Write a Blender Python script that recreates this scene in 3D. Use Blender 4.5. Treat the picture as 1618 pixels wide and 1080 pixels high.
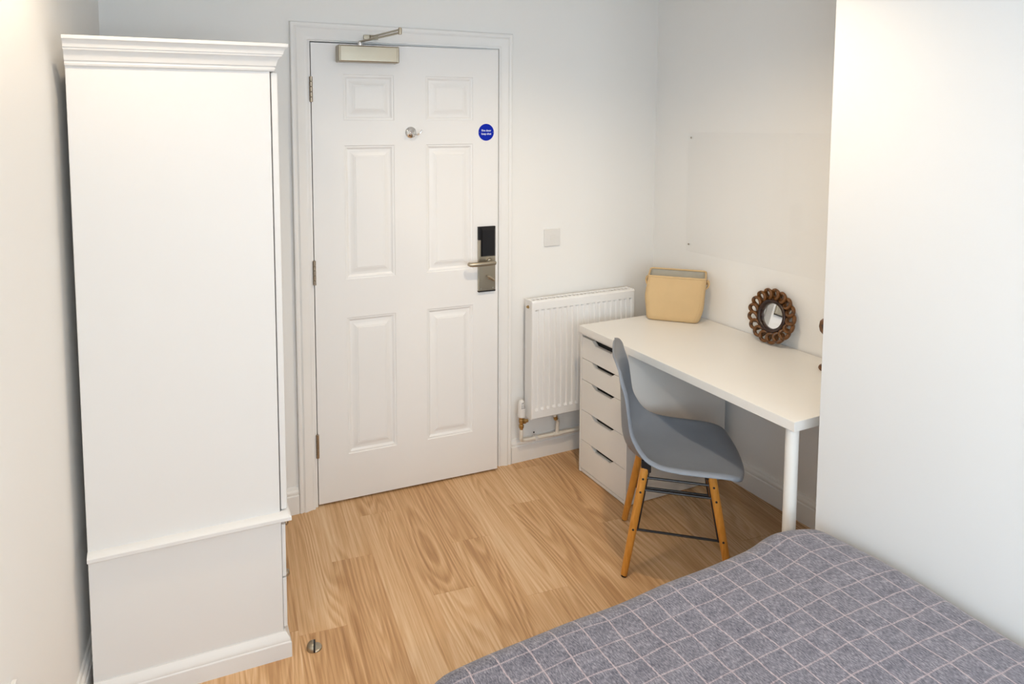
import bpy, bmesh, math, random
from mathutils import Vector, Matrix

random.seed(7)
for o in list(bpy.data.objects):
    bpy.data.objects.remove(o, do_unlink=True)
scene = bpy.context.scene
COL = scene.collection
PI = math.pi
IMG_W, IMG_H = 1618.0, 1080.0

# ------------------------------------------------------------------ camera
F_PX, PX, PY = 1071.455, 707.329, 284.737
YAW, PITCH, ROLL = 0.420505, 0.078254, -0.003355
CAM = Vector((-0.65615, -2.88199, 1.68425))
cam_data = bpy.data.cameras.new('camera')
cam = bpy.data.objects.new('camera', cam_data)
COL.objects.link(cam)
_cy, _sy, _cp, _sp = math.cos(YAW), math.sin(YAW), math.cos(PITCH), math.sin(PITCH)
_f = Vector((_sy * _cp, _cy * _cp, -_sp))
_r = Vector((_cy, -_sy, 0))
_u = _r.cross(_f)
_r2 = math.cos(ROLL) * _r + math.sin(ROLL) * _u
_u2 = -math.sin(ROLL) * _r + math.cos(ROLL) * _u
_m = Matrix(((_r2.x, _u2.x, -_f.x), (_r2.y, _u2.y, -_f.y), (_r2.z, _u2.z, -_f.z))).to_4x4()
_m.translation = CAM
cam.matrix_world = _m
cam_data.sensor_fit = 'HORIZONTAL'
cam_data.sensor_width = 36.0
cam_data.lens = F_PX / IMG_W * 36.0
cam_data.shift_x = (IMG_W / 2 - PX) / IMG_W
cam_data.shift_y = (PY - IMG_H / 2) / IMG_W
cam_data.clip_start = 0.02
scene.camera = cam

# ------------------------------------------------------------------ world, daylight, exposure
world = bpy.data.worlds.new('world')
scene.world = world
world.use_nodes = True
_bg = world.node_tree.nodes['Background']
_bg.inputs['Color'].default_value = (0.70, 0.85, 1.0, 1)
_bg.inputs['Strength'].default_value = 7.0
LW, XL0 = 0.11164, -0.7934               # left wall: x = XL0 + y * tan(LW)
NEAR_Y = -5.60
# window openings out of frame: origin on the room face, turn about z, width, sill and head height
WINDOWS = [((-0.95, NEAR_Y), 0.0, 1.80, 0.85, 2.20),
           ((XL0 - 2.95 * math.tan(LW), -2.95), -(PI / 2 + LW), 2.30, 0.85, 2.20)]
for _i, (_o, _rz, _w, _z0, _z1) in enumerate(WINDOWS):
    portal_d = bpy.data.lights.new('window_daylight', 'AREA')
    portal_d.shape = 'RECTANGLE'
    portal_d.size = _w
    portal_d.size_y = _z1 - _z0
    portal_d.cycles.is_portal = True
    portal = bpy.data.objects.new('window_daylight', portal_d)
    COL.objects.link(portal)
    portal.location = (_o[0] + math.cos(_rz) * _w / 2 + math.sin(_rz) * 0.02, _o[1] + math.sin(_rz) * _w / 2 - math.cos(_rz) * 0.02, (_z0 + _z1) / 2)
    portal.rotation_euler = (PI / 2, 0, _rz)    # -Z of the light points into the room
LAMP_COLOR = (1.0, 0.80, 0.57)
LAMP_WATTS = [14.0, 39.0, 46.0, 17.0]
LAMP_SPOTS = [(-0.66, -1.22), (0.73, -1.20), (-0.62, -4.20), (0.62, -4.20)]  # front pair follows the shadows; rear pair is added, unseen warm fill
vs = scene.view_settings
vs.view_transform = 'Standard'
vs.look = 'None'
vs.gamma = 1.0
vs.use_curve_mapping = False
vs.exposure = 0.25

# ------------------------------------------------------------------ materials
def nt(name):
    m = bpy.data.materials.new(name)
    m.use_nodes = True
    n = m.node_tree.nodes
    return m, n, m.node_tree.links, n['Principled BSDF']

def mat(name, color, rough=0.5, metal=0.0, noise=0.0, nscale=20.0, bump=0.0, bscale=200.0, spec=0.5, stretch=None, coat=0.0):
    m, n, l, b = nt(name)
    b.inputs['Base Color'].default_value = (*color, 1)
    b.inputs['Roughness'].default_value = rough
    b.inputs['Metallic'].default_value = metal
    b.inputs['Specular IOR Level'].default_value = spec
    b.inputs['Coat Weight'].default_value = coat
    tc = n.new('ShaderNodeTexCoord')
    src = tc.outputs['Object']
    if stretch:
        mp = n.new('ShaderNodeMapping')
        mp.inputs['Scale'].default_value = stretch
        l.new(src, mp.inputs['Vector'])
        src = mp.outputs['Vector']
    if noise:
        t = n.new('ShaderNodeTexNoise')
        t.inputs['Scale'].default_value = nscale
        t.inputs['Detail'].default_value = 4
        l.new(src, t.inputs['Vector'])
        r = n.new('ShaderNodeMapRange')
        r.inputs['To Min'].default_value = 1 - noise
        r.inputs['To Max'].default_value = 1 + noise
        l.new(t.outputs['Fac'], r.inputs['Value'])
        x = n.new('ShaderNodeMix')
        x.data_type = 'RGBA'
        x.blend_type = 'MULTIPLY'
        x.inputs[0].default_value = 1
        x.inputs[6].default_value = (*color, 1)
        l.new(r.outputs['Result'], x.inputs[7])
        l.new(x.outputs[2], b.inputs['Base Color'])
    if bump:
        t2 = n.new('ShaderNodeTexNoise')
        t2.inputs['Scale'].default_value = bscale
        t2.inputs['Detail'].default_value = 3
        l.new(src, t2.inputs['Vector'])
        bp = n.new('ShaderNodeBump')
        bp.inputs['Strength'].default_value = bump
        bp.inputs['Distance'].default_value = 0.002
        l.new(t2.outputs['Fac'], bp.inputs['Height'])
        l.new(bp.outputs['Normal'], b.inputs['Normal'])
    return m

M = {}
M['wall'] = mat('wall_paint', (0.88, 0.872, 0.85), 0.75, bump=0.06, bscale=260, spec=0.25)
M['ceiling'] = mat('ceiling_paint', (0.90, 0.895, 0.88), 0.85, bump=0.05, bscale=200, spec=0.2)
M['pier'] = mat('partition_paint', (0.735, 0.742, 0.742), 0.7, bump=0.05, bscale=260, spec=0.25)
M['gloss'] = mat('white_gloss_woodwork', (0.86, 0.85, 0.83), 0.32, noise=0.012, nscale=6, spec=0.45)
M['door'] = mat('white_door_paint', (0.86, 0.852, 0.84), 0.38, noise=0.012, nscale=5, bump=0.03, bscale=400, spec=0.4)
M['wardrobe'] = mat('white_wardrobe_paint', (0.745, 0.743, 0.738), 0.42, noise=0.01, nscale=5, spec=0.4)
M['melamine'] = mat('white_melamine', (0.83, 0.815, 0.78), 0.38, noise=0.008, nscale=9, spec=0.4)
M['radiator'] = mat('white_radiator_enamel', (0.88, 0.875, 0.865), 0.28, noise=0.01, nscale=12, spec=0.5)
M['pipe'] = mat('cream_painted_pipe', (0.80, 0.76, 0.68), 0.35, noise=0.04, nscale=40)
M['plastic'] = mat('white_plastic', (0.78, 0.765, 0.74), 0.35, noise=0.01, nscale=30)
M['black'] = mat('black_plastic', (0.010, 0.010, 0.012), 0.35, spec=0.3, noise=0.1, nscale=30)
M['dark'] = mat('dark_gap', (0.02, 0.018, 0.016), 0.8, noise=0.1, nscale=30)
M['rubber'] = mat('black_rubber', (0.015, 0.013, 0.014), 0.7, noise=0.1, nscale=60)
M['nickel'] = mat('satin_nickel', (0.43, 0.385, 0.305), 0.36, 1.0, noise=0.07, nscale=60, stretch=(2, 2, 60))
M['brass'] = mat('aged_brass', (0.50, 0.34, 0.15), 0.32, 1.0, noise=0.25, nscale=120)
M['hinge'] = mat('bronze_hinge_metal', (0.42, 0.35, 0.27), 0.35, 1.0, noise=0.1, nscale=90)
M['chrome'] = mat('chrome', (0.80, 0.80, 0.80), 0.06, 1.0, noise=0.02, nscale=30)
M['steel'] = mat('steel_screw', (0.45, 0.43, 0.38), 0.3, 1.0, noise=0.1, nscale=200)
M['sign_blue'] = mat('sign_blue', (0.0, 0.018, 0.42), 0.5, noise=0.03, nscale=40, spec=0.15)
M['sign_white'] = mat('sign_white', (0.80, 0.86, 0.95), 0.5, noise=0.02, nscale=40)
M['shell'] = mat('grey_moulded_plastic', (0.205, 0.228, 0.265), 0.42, noise=0.03, nscale=30, bump=0.05, bscale=900, spec=0.45)
M['black_metal'] = mat('black_metal', (0.015, 0.015, 0.018), 0.4, noise=0.1, nscale=50)
M['beige'] = mat('beige_faux_leather', (0.66, 0.47, 0.25), 0.62, noise=0.05, nscale=16, bump=0.12, bscale=500, spec=0.3)
M['liner'] = mat('grey_lining', (0.60, 0.57, 0.49), 0.9, noise=0.10, nscale=22, bump=0.3, bscale=60)
M['mirror'] = mat('mirror_glass', (0.92, 0.93, 0.93), 0.015, 1.0, noise=0.005, nscale=5)
M['divan'] = mat('grey_divan_fabric', (0.20, 0.20, 0.22), 0.9, noise=0.12, nscale=120, bump=0.2, bscale=500)
M['mattress'] = mat('white_mattress_ticking', (0.75, 0.75, 0.75), 0.9, noise=0.04, nscale=60)
M['lens'] = mat('downlight_lens', (0.9, 0.9, 0.88), 0.4)
_b = M['lens'].node_tree.nodes['Principled BSDF']
_b.inputs['Emission Color'].default_value = (*LAMP_COLOR, 1)
_b.inputs['Emission Strength'].default_value = 6.0

def clear_mat(name, refl, tint):
    m = bpy.data.materials.new(name)
    m.use_nodes = True
    n, l = m.node_tree.nodes, m.node_tree.links
    n.remove(n['Principled BSDF'])
    out = n['Material Output']
    tr = n.new('ShaderNodeBsdfTransparent')
    tr.inputs['Color'].default_value = (*tint, 1)
    gl = n.new('ShaderNodeBsdfGlossy')
    gl.inputs['Roughness'].default_value = 0.02
    fr = n.new('ShaderNodeLayerWeight')
    fr.inputs['Blend'].default_value = 0.5
    pw = n.new('ShaderNodeMath')
    pw.operation = 'POWER'
    l.new(fr.outputs['Facing'], pw.inputs[0])
    pw.inputs[1].default_value = 4.0
    ma = n.new('ShaderNodeMath')
    ma.operation = 'MULTIPLY_ADD'
    l.new(pw.outputs[0], ma.inputs[0])
    ma.inputs[1].default_value = 0.7
    ma.inputs[2].default_value = refl
    mx = n.new('ShaderNodeMixShader')
    l.new(ma.outputs[0], mx.inputs[0])
    l.new(tr.outputs[0], mx.inputs[1])
    l.new(gl.outputs[0], mx.inputs[2])
    l.new(mx.outputs[0], out.inputs['Surface'])
    return m
M['acrylic'] = clear_mat('clear_acrylic', 0.014, (1.0, 1.0, 1.0))
M['glass'] = clear_mat('window_glass', 0.03, (0.98, 0.99, 0.99))

def math_node(n, l, op, a, b=None):
    x = n.new('ShaderNodeMath')
    x.operation = op
    for i, v in enumerate((a, b)):
        if v is None:
            continue
        if isinstance(v, (int, float)):
            x.inputs[i].default_value = v
        else:
            l.new(v, x.inputs[i])
    return x.outputs[0]

def ramp(n, l, fac, stops):
    r = n.new('ShaderNodeValToRGB')
    e = r.color_ramp.elements
    while len(e) < len(stops):
        e.new(0.5)
    for i, (p, c) in enumerate(stops):
        e[i].position = p
        e[i].color = (*c, 1)
    l.new(fac, r.inputs[0])
    return r.outputs[0]

def floor_material():
    m, n, l, b = nt('oak_plank')
    tc = n.new('ShaderNodeTexCoord')
    oi = n.new('ShaderNodeObjectInfo')
    sep = n.new('ShaderNodeSeparateXYZ')
    l.new(tc.outputs['Object'], sep.inputs[0])
    off = math_node(n, l, 'MULTIPLY', oi.outputs['Random'], 37.0)
    def vec(sx, sy, add):
        c = n.new('ShaderNodeCombineXYZ')
        l.new(math_node(n, l, 'MULTIPLY', sep.outputs[0], sx), c.inputs[0])
        l.new(math_node(n, l, 'MULTIPLY', sep.outputs[1], sy), c.inputs[1])
        l.new(math_node(n, l, 'ADD', off, add), c.inputs[2])
        return c.outputs[0]
    def noise(v, scale, detail, rough=0.5):
        t = n.new('ShaderNodeTexNoise')
        t.inputs['Scale'].default_value = scale
        t.inputs['Detail'].default_value = detail
        t.inputs['Roughness'].default_value = rough
        l.new(v, t.inputs['Vector'])
        return t.outputs['Fac']
    # cathedral figure: growth-ring height field, contoured
    big = noise(vec(0.75, 6.0, 0.0), 1.0, 1.0, 0.4)
    jit = noise(vec(3.0, 40.0, 3.0), 1.0, 2.0, 0.5)
    h = math_node(n, l, 'ADD', math_node(n, l, 'MULTIPLY', big, 21.0), math_node(n, l, 'MULTIPLY', jit, 0.7))
    ring = math_node(n, l, 'FRACT', h)
    ringc = ramp(n, l, ring, [(0.0, (0.25,) * 3), (0.30, (0.70,) * 3), (0.62, (1.0,) * 3), (0.85, (0.35,) * 3), (1.0, (0.25,) * 3)])
    fine = noise(vec(2.6, 150.0, 7.0), 1.0, 3.5, 0.65)
    pores = noise(vec(16.0, 520.0, 9.0), 1.0, 2.0, 0.5)
    broad = noise(vec(0.8, 11.0, 11.0), 1.0, 2.0, 0.5)
    mask = noise(vec(1.1, 9.0, 15.0), 1.0, 1.0, 0.5)
    mask = ramp(n, l, mask, [(0.35, (0.25,) * 3), (0.62, (1.0,) * 3)])
    ringc = math_node(n, l, 'MULTIPLY', math_node(n, l, 'SUBTRACT', ringc, 0.62), mask)
    a = math_node(n, l, 'ADD', math_node(n, l, 'MULTIPLY', ringc, 0.25), 0.155)
    a = math_node(n, l, 'ADD', a, math_node(n, l, 'MULTIPLY', fine, 0.50))
    a = math_node(n, l, 'ADD', a, math_node(n, l, 'MULTIPLY', pores, 0.14))
    a = math_node(n, l, 'ADD', a, math_node(n, l, 'MULTIPLY', broad, 0.30))
    a = math_node(n, l, 'ADD', a, math_node(n, l, 'MULTIPLY', math_node(n, l, 'SUBTRACT', oi.outputs['Random'], 0.5), 0.12))
    c = ramp(n, l, a, [(0.36, (0.325, 0.165, 0.068)), (0.52, (0.52, 0.295, 0.135)), (0.66, (0.67, 0.42, 0.218)), (0.82, (0.80, 0.575, 0.36))])
    l.new(c, b.inputs['Base Color'])
    b.inputs['Roughness'].default_value = 0.42
    b.inputs['Specular IOR Level'].default_value = 0.4
    bp = n.new('ShaderNodeBump')
    bp.inputs['Strength'].default_value = 0.12
    bp.inputs['Distance'].default_value = 0.001
    l.new(fine, bp.inputs['Height'])
    l.new(bp.outputs['Normal'], b.inputs['Normal'])
    return m
M['oak'] = floor_material()

def dowel_material():
    m, n, l, b = nt('honey_beech')
    tc = n.new('ShaderNodeTexCoord')
    mp = n.new('ShaderNodeMapping')
    mp.inputs['Scale'].default_value = (60, 60, 4)
    l.new(tc.outputs['Object'], mp.inputs['Vector'])
    t = n.new('ShaderNodeTexNoise')
    t.inputs['Scale'].default_value = 2.0
    t.inputs['Detail'].default_value = 4
    l.new(mp.outputs['Vector'], t.inputs['Vector'])
    c = ramp(n, l, t.outputs['Fac'], [(0.3, (0.54, 0.215, 0.025)), (0.7, (0.70, 0.32, 0.060))])
    l.new(c, b.inputs['Base Color'])
    b.inputs['Roughness'].default_value = 0.35
    return m
M['dowel'] = dowel_material()

def carved_material(name, dark, gold):
    m, n, l, b = nt(name)
    tc = n.new('ShaderNodeTexCoord')
    t = n.new('ShaderNodeTexNoise')
    t.inputs['Scale'].default_value = 70
    t.inputs['Detail'].default_value = 5
    l.new(tc.outputs['Object'], t.inputs['Vector'])
    g = n.new('ShaderNodeNewGeometry')
    p = math_node(n, l, 'MULTIPLY', math_node(n, l, 'SUBTRACT', g.outputs['Pointiness'], 0.5), 3.0)
    f = math_node(n, l, 'ADD', t.outputs['Fac'], p)
    c = ramp(n, l, f, [(0.46, dark), (0.66, gold)])
    l.new(c, b.inputs['Base Color'])
    b.inputs['Roughness'].default_value = 0.35
    bp = n.new('ShaderNodeBump')
    bp.inputs['Strength'].default_value = 0.3
    bp.inputs['Distance'].default_value = 0.002
    l.new(t.outputs['Fac'], bp.inputs['Height'])
    l.new(bp.outputs['Normal'], b.inputs['Normal'])
    return m
M['carved'] = carved_material('carved_brown_wood', (0.006, 0.0022, 0.0012), (0.15, 0.056, 0.009))
M['carved_dark'] = carved_material('dark_brown_wood', (0.008, 0.003, 0.003), (0.030, 0.011, 0.006))

PH_X, PH_Y = 0.0328, 0.032
def blanket_material():
    m, n, l, b = nt('grey_checked_wool')
    uv = n.new('ShaderNodeUVMap')
    uv.uv_map = 'cloth'
    w = n.new('ShaderNodeTexNoise')
    w.inputs['Scale'].default_value = 7.0
    w.inputs['Detail'].default_value = 2
    l.new(uv.outputs[0], w.inputs['Vector'])
    w2 = n.new('ShaderNodeTexNoise')
    w2.inputs['Scale'].default_value = 160.0
    w2.inputs['Detail'].default_value = 2
    l.new(uv.outputs[0], w2.inputs['Vector'])
    sep = n.new('ShaderNodeSeparateXYZ')
    l.new(uv.outputs[0], sep.inputs[0])
    ws = n.new('ShaderNodeSeparateColor')
    l.new(w.outputs['Color'], ws.inputs[0])
    ws2 = n.new('ShaderNodeSeparateColor')
    l.new(w2.outputs['Color'], ws2.inputs[0])
    def line(coord, wob, wob2, period, width, phase):
        x = math_node(n, l, 'ADD', coord, math_node(n, l, 'MULTIPLY', math_node(n, l, 'SUBTRACT', wob, 0.5), 0.020))
        x = math_node(n, l, 'ADD', x, math_node(n, l, 'MULTIPLY', math_node(n, l, 'SUBTRACT', wob2, 0.5), 0.0028))
        x = math_node(n, l, 'DIVIDE', math_node(n, l, 'ADD', x, phase), period)
        x = math_node(n, l, 'ABSOLUTE', math_node(n, l, 'SUBTRACT', math_node(n, l, 'FRACT', x), 0.5))
        x = math_node(n, l, 'MULTIPLY', x, period / width)
        return math_node(n, l, 'SUBTRACT', 1.0, math_node(n, l, 'MINIMUM', x, 1.0))
    lx = line(sep.outputs[0], ws.outputs[0], ws2.outputs[0], 0.0765, 0.0030, (10.0 + PH_X))
    ly = line(sep.outputs[1], ws.outputs[1], ws2.outputs[1], 0.0640, 0.0027, (10.0 + PH_Y))
    ly = math_node(n, l, 'MULTIPLY', ly, 0.70)
    ln = math_node(n, l, 'MAXIMUM', lx, ly)
    fib = n.new('ShaderNodeTexNoise')
    fib.inputs['Scale'].default_value = 1.0
    fib.inputs['Detail'].default_value = 4
    fib.inputs['Roughness'].default_value = 0.65
    mp = n.new('ShaderNodeMapping')
    mp.inputs['Scale'].default_value = (300, 95, 1)
    l.new(uv.outputs[0], mp.inputs['Vector'])
    l.new(mp.outputs['Vector'], fib.inputs['Vector'])
    mot = n.new('ShaderNodeTexNoise')
    mot.inputs['Scale'].default_value = 26
    mot.inputs['Detail'].default_value = 3
    l.new(uv.outputs[0], mot.inputs['Vector'])
    f = math_node(n, l, 'ADD', math_node(n, l, 'MULTIPLY', fib.outputs['Fac'], 0.80), math_node(n, l, 'MULTIPLY', mot.outputs['Fac'], 0.20))
    base = ramp(n, l, f, [(0.33, (0.058, 0.058, 0.084)), (0.50, (0.172, 0.168, 0.204)), (0.66, (0.335, 0.326, 0.365))])
    mx = n.new('ShaderNodeMix')
    mx.data_type = 'RGBA'
    l.new(math_node(n, l, 'MULTIPLY', ln, math_node(n, l, 'ADD', math_node(n, l, 'MULTIPLY', fib.outputs['Fac'], 1.5), -0.05)), mx.inputs[0])
    l.new(base, mx.inputs[6])
    mx.inputs[7].default_value = (0.62, 0.50, 0.51, 1)
    l.new(mx.outputs[2], b.inputs['Base Color'])
    b.inputs['Roughness'].default_value = 0.95
    b.inputs['Specular IOR Level'].default_value = 0.1
    b.inputs['Sheen Weight'].default_value = 0.25
    b.inputs['Sheen Roughness'].default_value = 0.5
    bp = n.new('ShaderNodeBump')
    bp.inputs['Strength'].default_value = 0.35
    bp.inputs['Distance'].default_value = 0.0015
    l.new(fib.outputs['Fac'], bp.inputs['Height'])
    l.new(bp.outputs['Normal'], b.inputs['Normal'])
    return m
M['wool'] = blanket_material()

# ------------------------------------------------------------------ mesh helpers
def finish(bm, name, m, parent=None, sharp=35.0, recalc=True):
    if recalc:
        bmesh.ops.recalc_face_normals(bm, faces=bm.faces[:])
    me = bpy.data.meshes.new(name)
    bm.to_mesh(me)
    bm.free()
    for p in me.polygons:
        p.use_smooth = True
    me.set_sharp_from_angle(angle=math.radians(sharp))
    if m:
        me.materials.append(M[m] if isinstance(m, str) else m)
    o = bpy.data.objects.new(name, me)
    COL.objects.link(o)
    if parent:
        o.parent = parent
    if sharp <= 40:
        wn = o.modifiers.new('even_shading', 'WEIGHTED_NORMAL')
        wn.keep_sharp = True
    return o

def BM():
    return bmesh.new()

def box(bm, x0, x1, y0, y1, z0, z1, bev=0.0, seg=2):
    vs_ = [bm.verts.new((x, y, z)) for x in (x0, x1) for y in (y0, y1) for z in (z0, z1)]
    fs = [(0, 1, 3, 2), (4, 6, 7, 5), (0, 4, 5, 1), (2, 3, 7, 6), (0, 2, 6, 4), (1, 5, 7, 3)]
    faces = [bm.faces.new([vs_[i] for i in f]) for f in fs]
    if bev:
        es = list({e for f in faces for e in f.edges})
        bmesh.ops.bevel(bm, geom=es, offset=bev, segments=seg, affect='EDGES', profile=0.5)
    return bm

def frame_of(d):
    d = d.normalized()
    a = Vector((0, 0, 1)) if abs(d.z) < 0.9 else Vector((1, 0, 0))
    u = d.cross(a).normalized()
    return u, d.cross(u).normalized()

def tube(bm, pts, r, seg=12, cap=True):
    pts = [Vector(p) for p in pts]
    rs = r if isinstance(r, (list, tuple)) else [r] * len(pts)
    rings = []
    u = None
    for i, p in enumerate(pts):
        d = (pts[min(i + 1, len(pts) - 1)] - pts[max(i - 1, 0)]).normalized()
        if u is None:
            u, v = frame_of(d)
        else:
            u = (u - d * u.dot(d)).normalized()
            v = d.cross(u).normalized()
        rings.append([bm.verts.new(p + (u * math.cos(2 * PI * k / seg) + v * math.sin(2 * PI * k / seg)) * rs[i]) for k in range(seg)])
    for a, b in zip(rings, rings[1:]):
        for k in range(seg):
            bm.faces.new((a[k], a[(k + 1) % seg], b[(k + 1) % seg], b[k]))
    if cap:
        bm.faces.new(rings[0][::-1])
        bm.faces.new(rings[-1])
    return bm

def lathe(bm, prof, origin=(0, 0, 0), axis=(0, 0, 1), seg=24):
    """prof: (radius, distance along axis)"""
    o, ax = Vector(origin), Vector(axis).normalized()
    u, v = frame_of(ax)
    rings = []
    for r, h in prof:
        if r < 1e-6:
            rings.append([bm.verts.new(o + ax * h)])
        else:
            rings.append([bm.verts.new(o + ax * h + (u * math.cos(2 * PI * k / seg) + v * math.sin(2 * PI * k / seg)) * r) for k in range(seg)])
    for a, b in zip(rings, rings[1:]):
        for k in range(seg):
            k2 = (k + 1) % seg
            q = [a[k % len(a)], a[k2 % len(a)], b[k2 % len(b)], b[k % len(b)]]
            f = []
            for vtx in q:
                if vtx not in f:
                    f.append(vtx)
            if len(f) > 2:
                bm.faces.new(f)
    for ring, flip in ((rings[0], True), (rings[-1], False)):
        if len(ring) > 2:
            bm.faces.new(ring[::-1] if flip else ring)
    return bm

def prism(bm, outline, fn, d0, d1):
    """outline 2-D points; fn(a, b, d) -> 3-D"""
    A = [bm.verts.new(fn(a, b, d0)) for a, b in outline]
    B = [bm.verts.new(fn(a, b, d1)) for a, b in outline]
    bm.faces.new(A[::-1])
    bm.faces.new(B)
    n = len(A)
    for i in range(n):
        bm.faces.new((A[i], A[(i + 1) % n], B[(i + 1) % n], B[i]))
    return bm

def moulding(bm, path, prof, fn, closed_ends=True):
    """path: 2-D polyline; profile (out, up), out measured to the RIGHT of the path; fn(a, b, up) -> 3-D"""
    path = [Vector(p) for p in path]
    rows = []
    for i, p in enumerate(path):
        def nrm(a, b):
            d = (b - a).normalized()
            return Vector((d.y, -d.x))
        if i == 0:
            m_ = nrm(path[0], path[1])
        elif i == len(path) - 1:
            m_ = nrm(path[-2], path[-1])
        else:
            n1, n2 = nrm(path[i - 1], p), nrm(p, path[i + 1])
            m_ = (n1 + n2) / (1 + n1.dot(n2))
        rows.append([bm.verts.new(fn(p.x + m_.x * o_, p.y + m_.y * o_, up)) for o_, up in prof])
    k = len(prof)
    for a, b in zip(rows, rows[1:]):
        for j in range(k):
            bm.faces.new((a[j], a[(j + 1) % k], b[(j + 1) % k], b[j]))
    if closed_ends:
        bm.faces.new(rows[0])
        bm.faces.new(rows[-1][::-1])
    return bm

def tag(o, label=None, cat=None, group=None, kind=None):
    for k, v in (('label', label), ('category', cat), ('group', group), ('kind', kind)):
        if v:
            o[k] = v
    return o

def thing(name, label, cat, loc=(0, 0, 0), rotz=0.0, group=None):
    o = bpy.data.objects.new(name, None)
    o.empty_display_size = 0.05
    COL.objects.link(o)
    o.location = loc
    o.rotation_euler = (0, 0, rotz)
    return tag(o, label, cat, group)

def struct(name, bm, m, label=None, sharp=35.0):
    o = finish(bm, name, m, None, sharp)
    return tag(o, label, None, None, 'structure')

def instance(src, parent, mtx=None):
    c = src.copy()
    COL.objects.link(c)
    c.parent = parent
    if mtx is not None:
        c.matrix_local = mtx
    return c

# ------------------------------------------------------------------ the room
CEIL = 2.42
TL = math.tan(LW)
XR = 1.8609                          # desk wall
XP, YP = 1.250, -1.472               # white partition beside the bed
T = 0.12
OPX0, OPX1, OPZ = -0.014, 0.892, 2.058   # door opening
def lwx(y):
    return XL0 + y * TL

# floor: slab with single planks laid parallel to the left wall
bm = BM()
box(bm, -1.60, 2.0, -5.80, 1.25, -0.10, -0.0045)
floor = struct('floor', bm, 'dark', 'warm oak plank floor')
PW, PLN = 0.1616, 1.22
ends = [-0.743, -0.41, -0.155, -0.745, -0.49, -0.888, -0.345, -0.08]
ANG = 0.105
plank_mesh = {}
def plank(length):
    key = round(length, 3)
    if key not in plank_mesh:
        b_ = BM()
        box(b_, -length / 2, length / 2, -PW / 2 + 0.0003, PW / 2 - 0.0003, -0.0045, 0.0, 0.0005, 1)
        o_ = finish(b_, 'plank', 'oak', floor, 20)
        plank_mesh[key] = o_
        return o_
    o_ = plank_mesh[key].copy()
    COL.objects.link(o_)
    return o_
for k in range(-5, 14):
    xc = -0.164 + (k + 0.5) * PW
    e = ends[k] if 0 <= k < 8 else -0.08 - ((k * 0.437) % 1.0) * 1.1
    ys = [e + j * PLN for j in range(-6, 3)]
    for y0, y1 in zip(ys, ys[1:]):
        a0, a1 = max(y0, -5.65), min(y1, 0.10)
        if a1 - a0 < 0.03:
            continue
        yc = (a0 + a1) / 2
        x = xc + yc * math.tan(ANG)
        if x > 1.98 or x < lwx(yc) - 0.12:
            continue
        o_ = plank((a1 - a0) / math.cos(ANG) - 0.0006)
        o_.location = (x, yc, 0)
        o_.rotation_euler = (0, 0, PI / 2 - ANG)

bm = BM()
box(bm, -1.60, 2.0, -5.80, 0.14, CEIL, CEIL + 0.1)
struct('ceiling', bm, 'ceiling')

# door wall with the opening
bm = BM()
box(bm, -0.95, OPX0 - 0.0, 0.0, T, 0, CEIL)
box(bm, OPX1, XR + T, 0.0, T, 0, CEIL)
box(bm, OPX0, OPX1, 0.0, T, OPZ, CEIL)
struct('wall_back', bm, 'wall')
# hallway shell behind the door, dark
bm = BM()
box(bm, -0.5, 1.5, 0.95, 1.05, 0, CEIL)
box(bm, -0.6, -0.5, T, 1.05, 0, CEIL)
box(bm, 1.5, 1.6, T, 1.05, 0, CEIL)
box(bm, -0.6, 1.6, T, 1.05, CEIL, CEIL + .1)
struct('wall_hallway', bm, 'wall')
bm = BM()
lw_o, _, lw_w, lw_z0, lw_z1 = WINDOWS[1]
ya, yb = lw_o[1], lw_o[1] - lw_w * math.cos(LW)
for y0, y1, z0, z1 in ((0.12, ya, 0, CEIL), (yb, -5.7, 0, CEIL), (ya, yb, 0, lw_z0), (ya, yb, lw_z1, CEIL)):
    prism(bm, [(lwx(y0), y0), (lwx(y1), y1), (lwx(y1) - T, y1), (lwx(y0) - T, y0)], lambda a, b, d: (a, b, d), z0, z1)
struct('wall_left', bm, 'wall')
bm = BM()
box(bm, XR, XR + T, YP - 0.05, 0.0, 0, CEIL)
struct('wall_right', bm, 'wall')
bm = BM()
box(bm, XP, XR + T, NEAR_Y - 0.1, YP, 0, CEIL, 0.002, 1)
struct('wall_partition', bm, 'pier')
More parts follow.
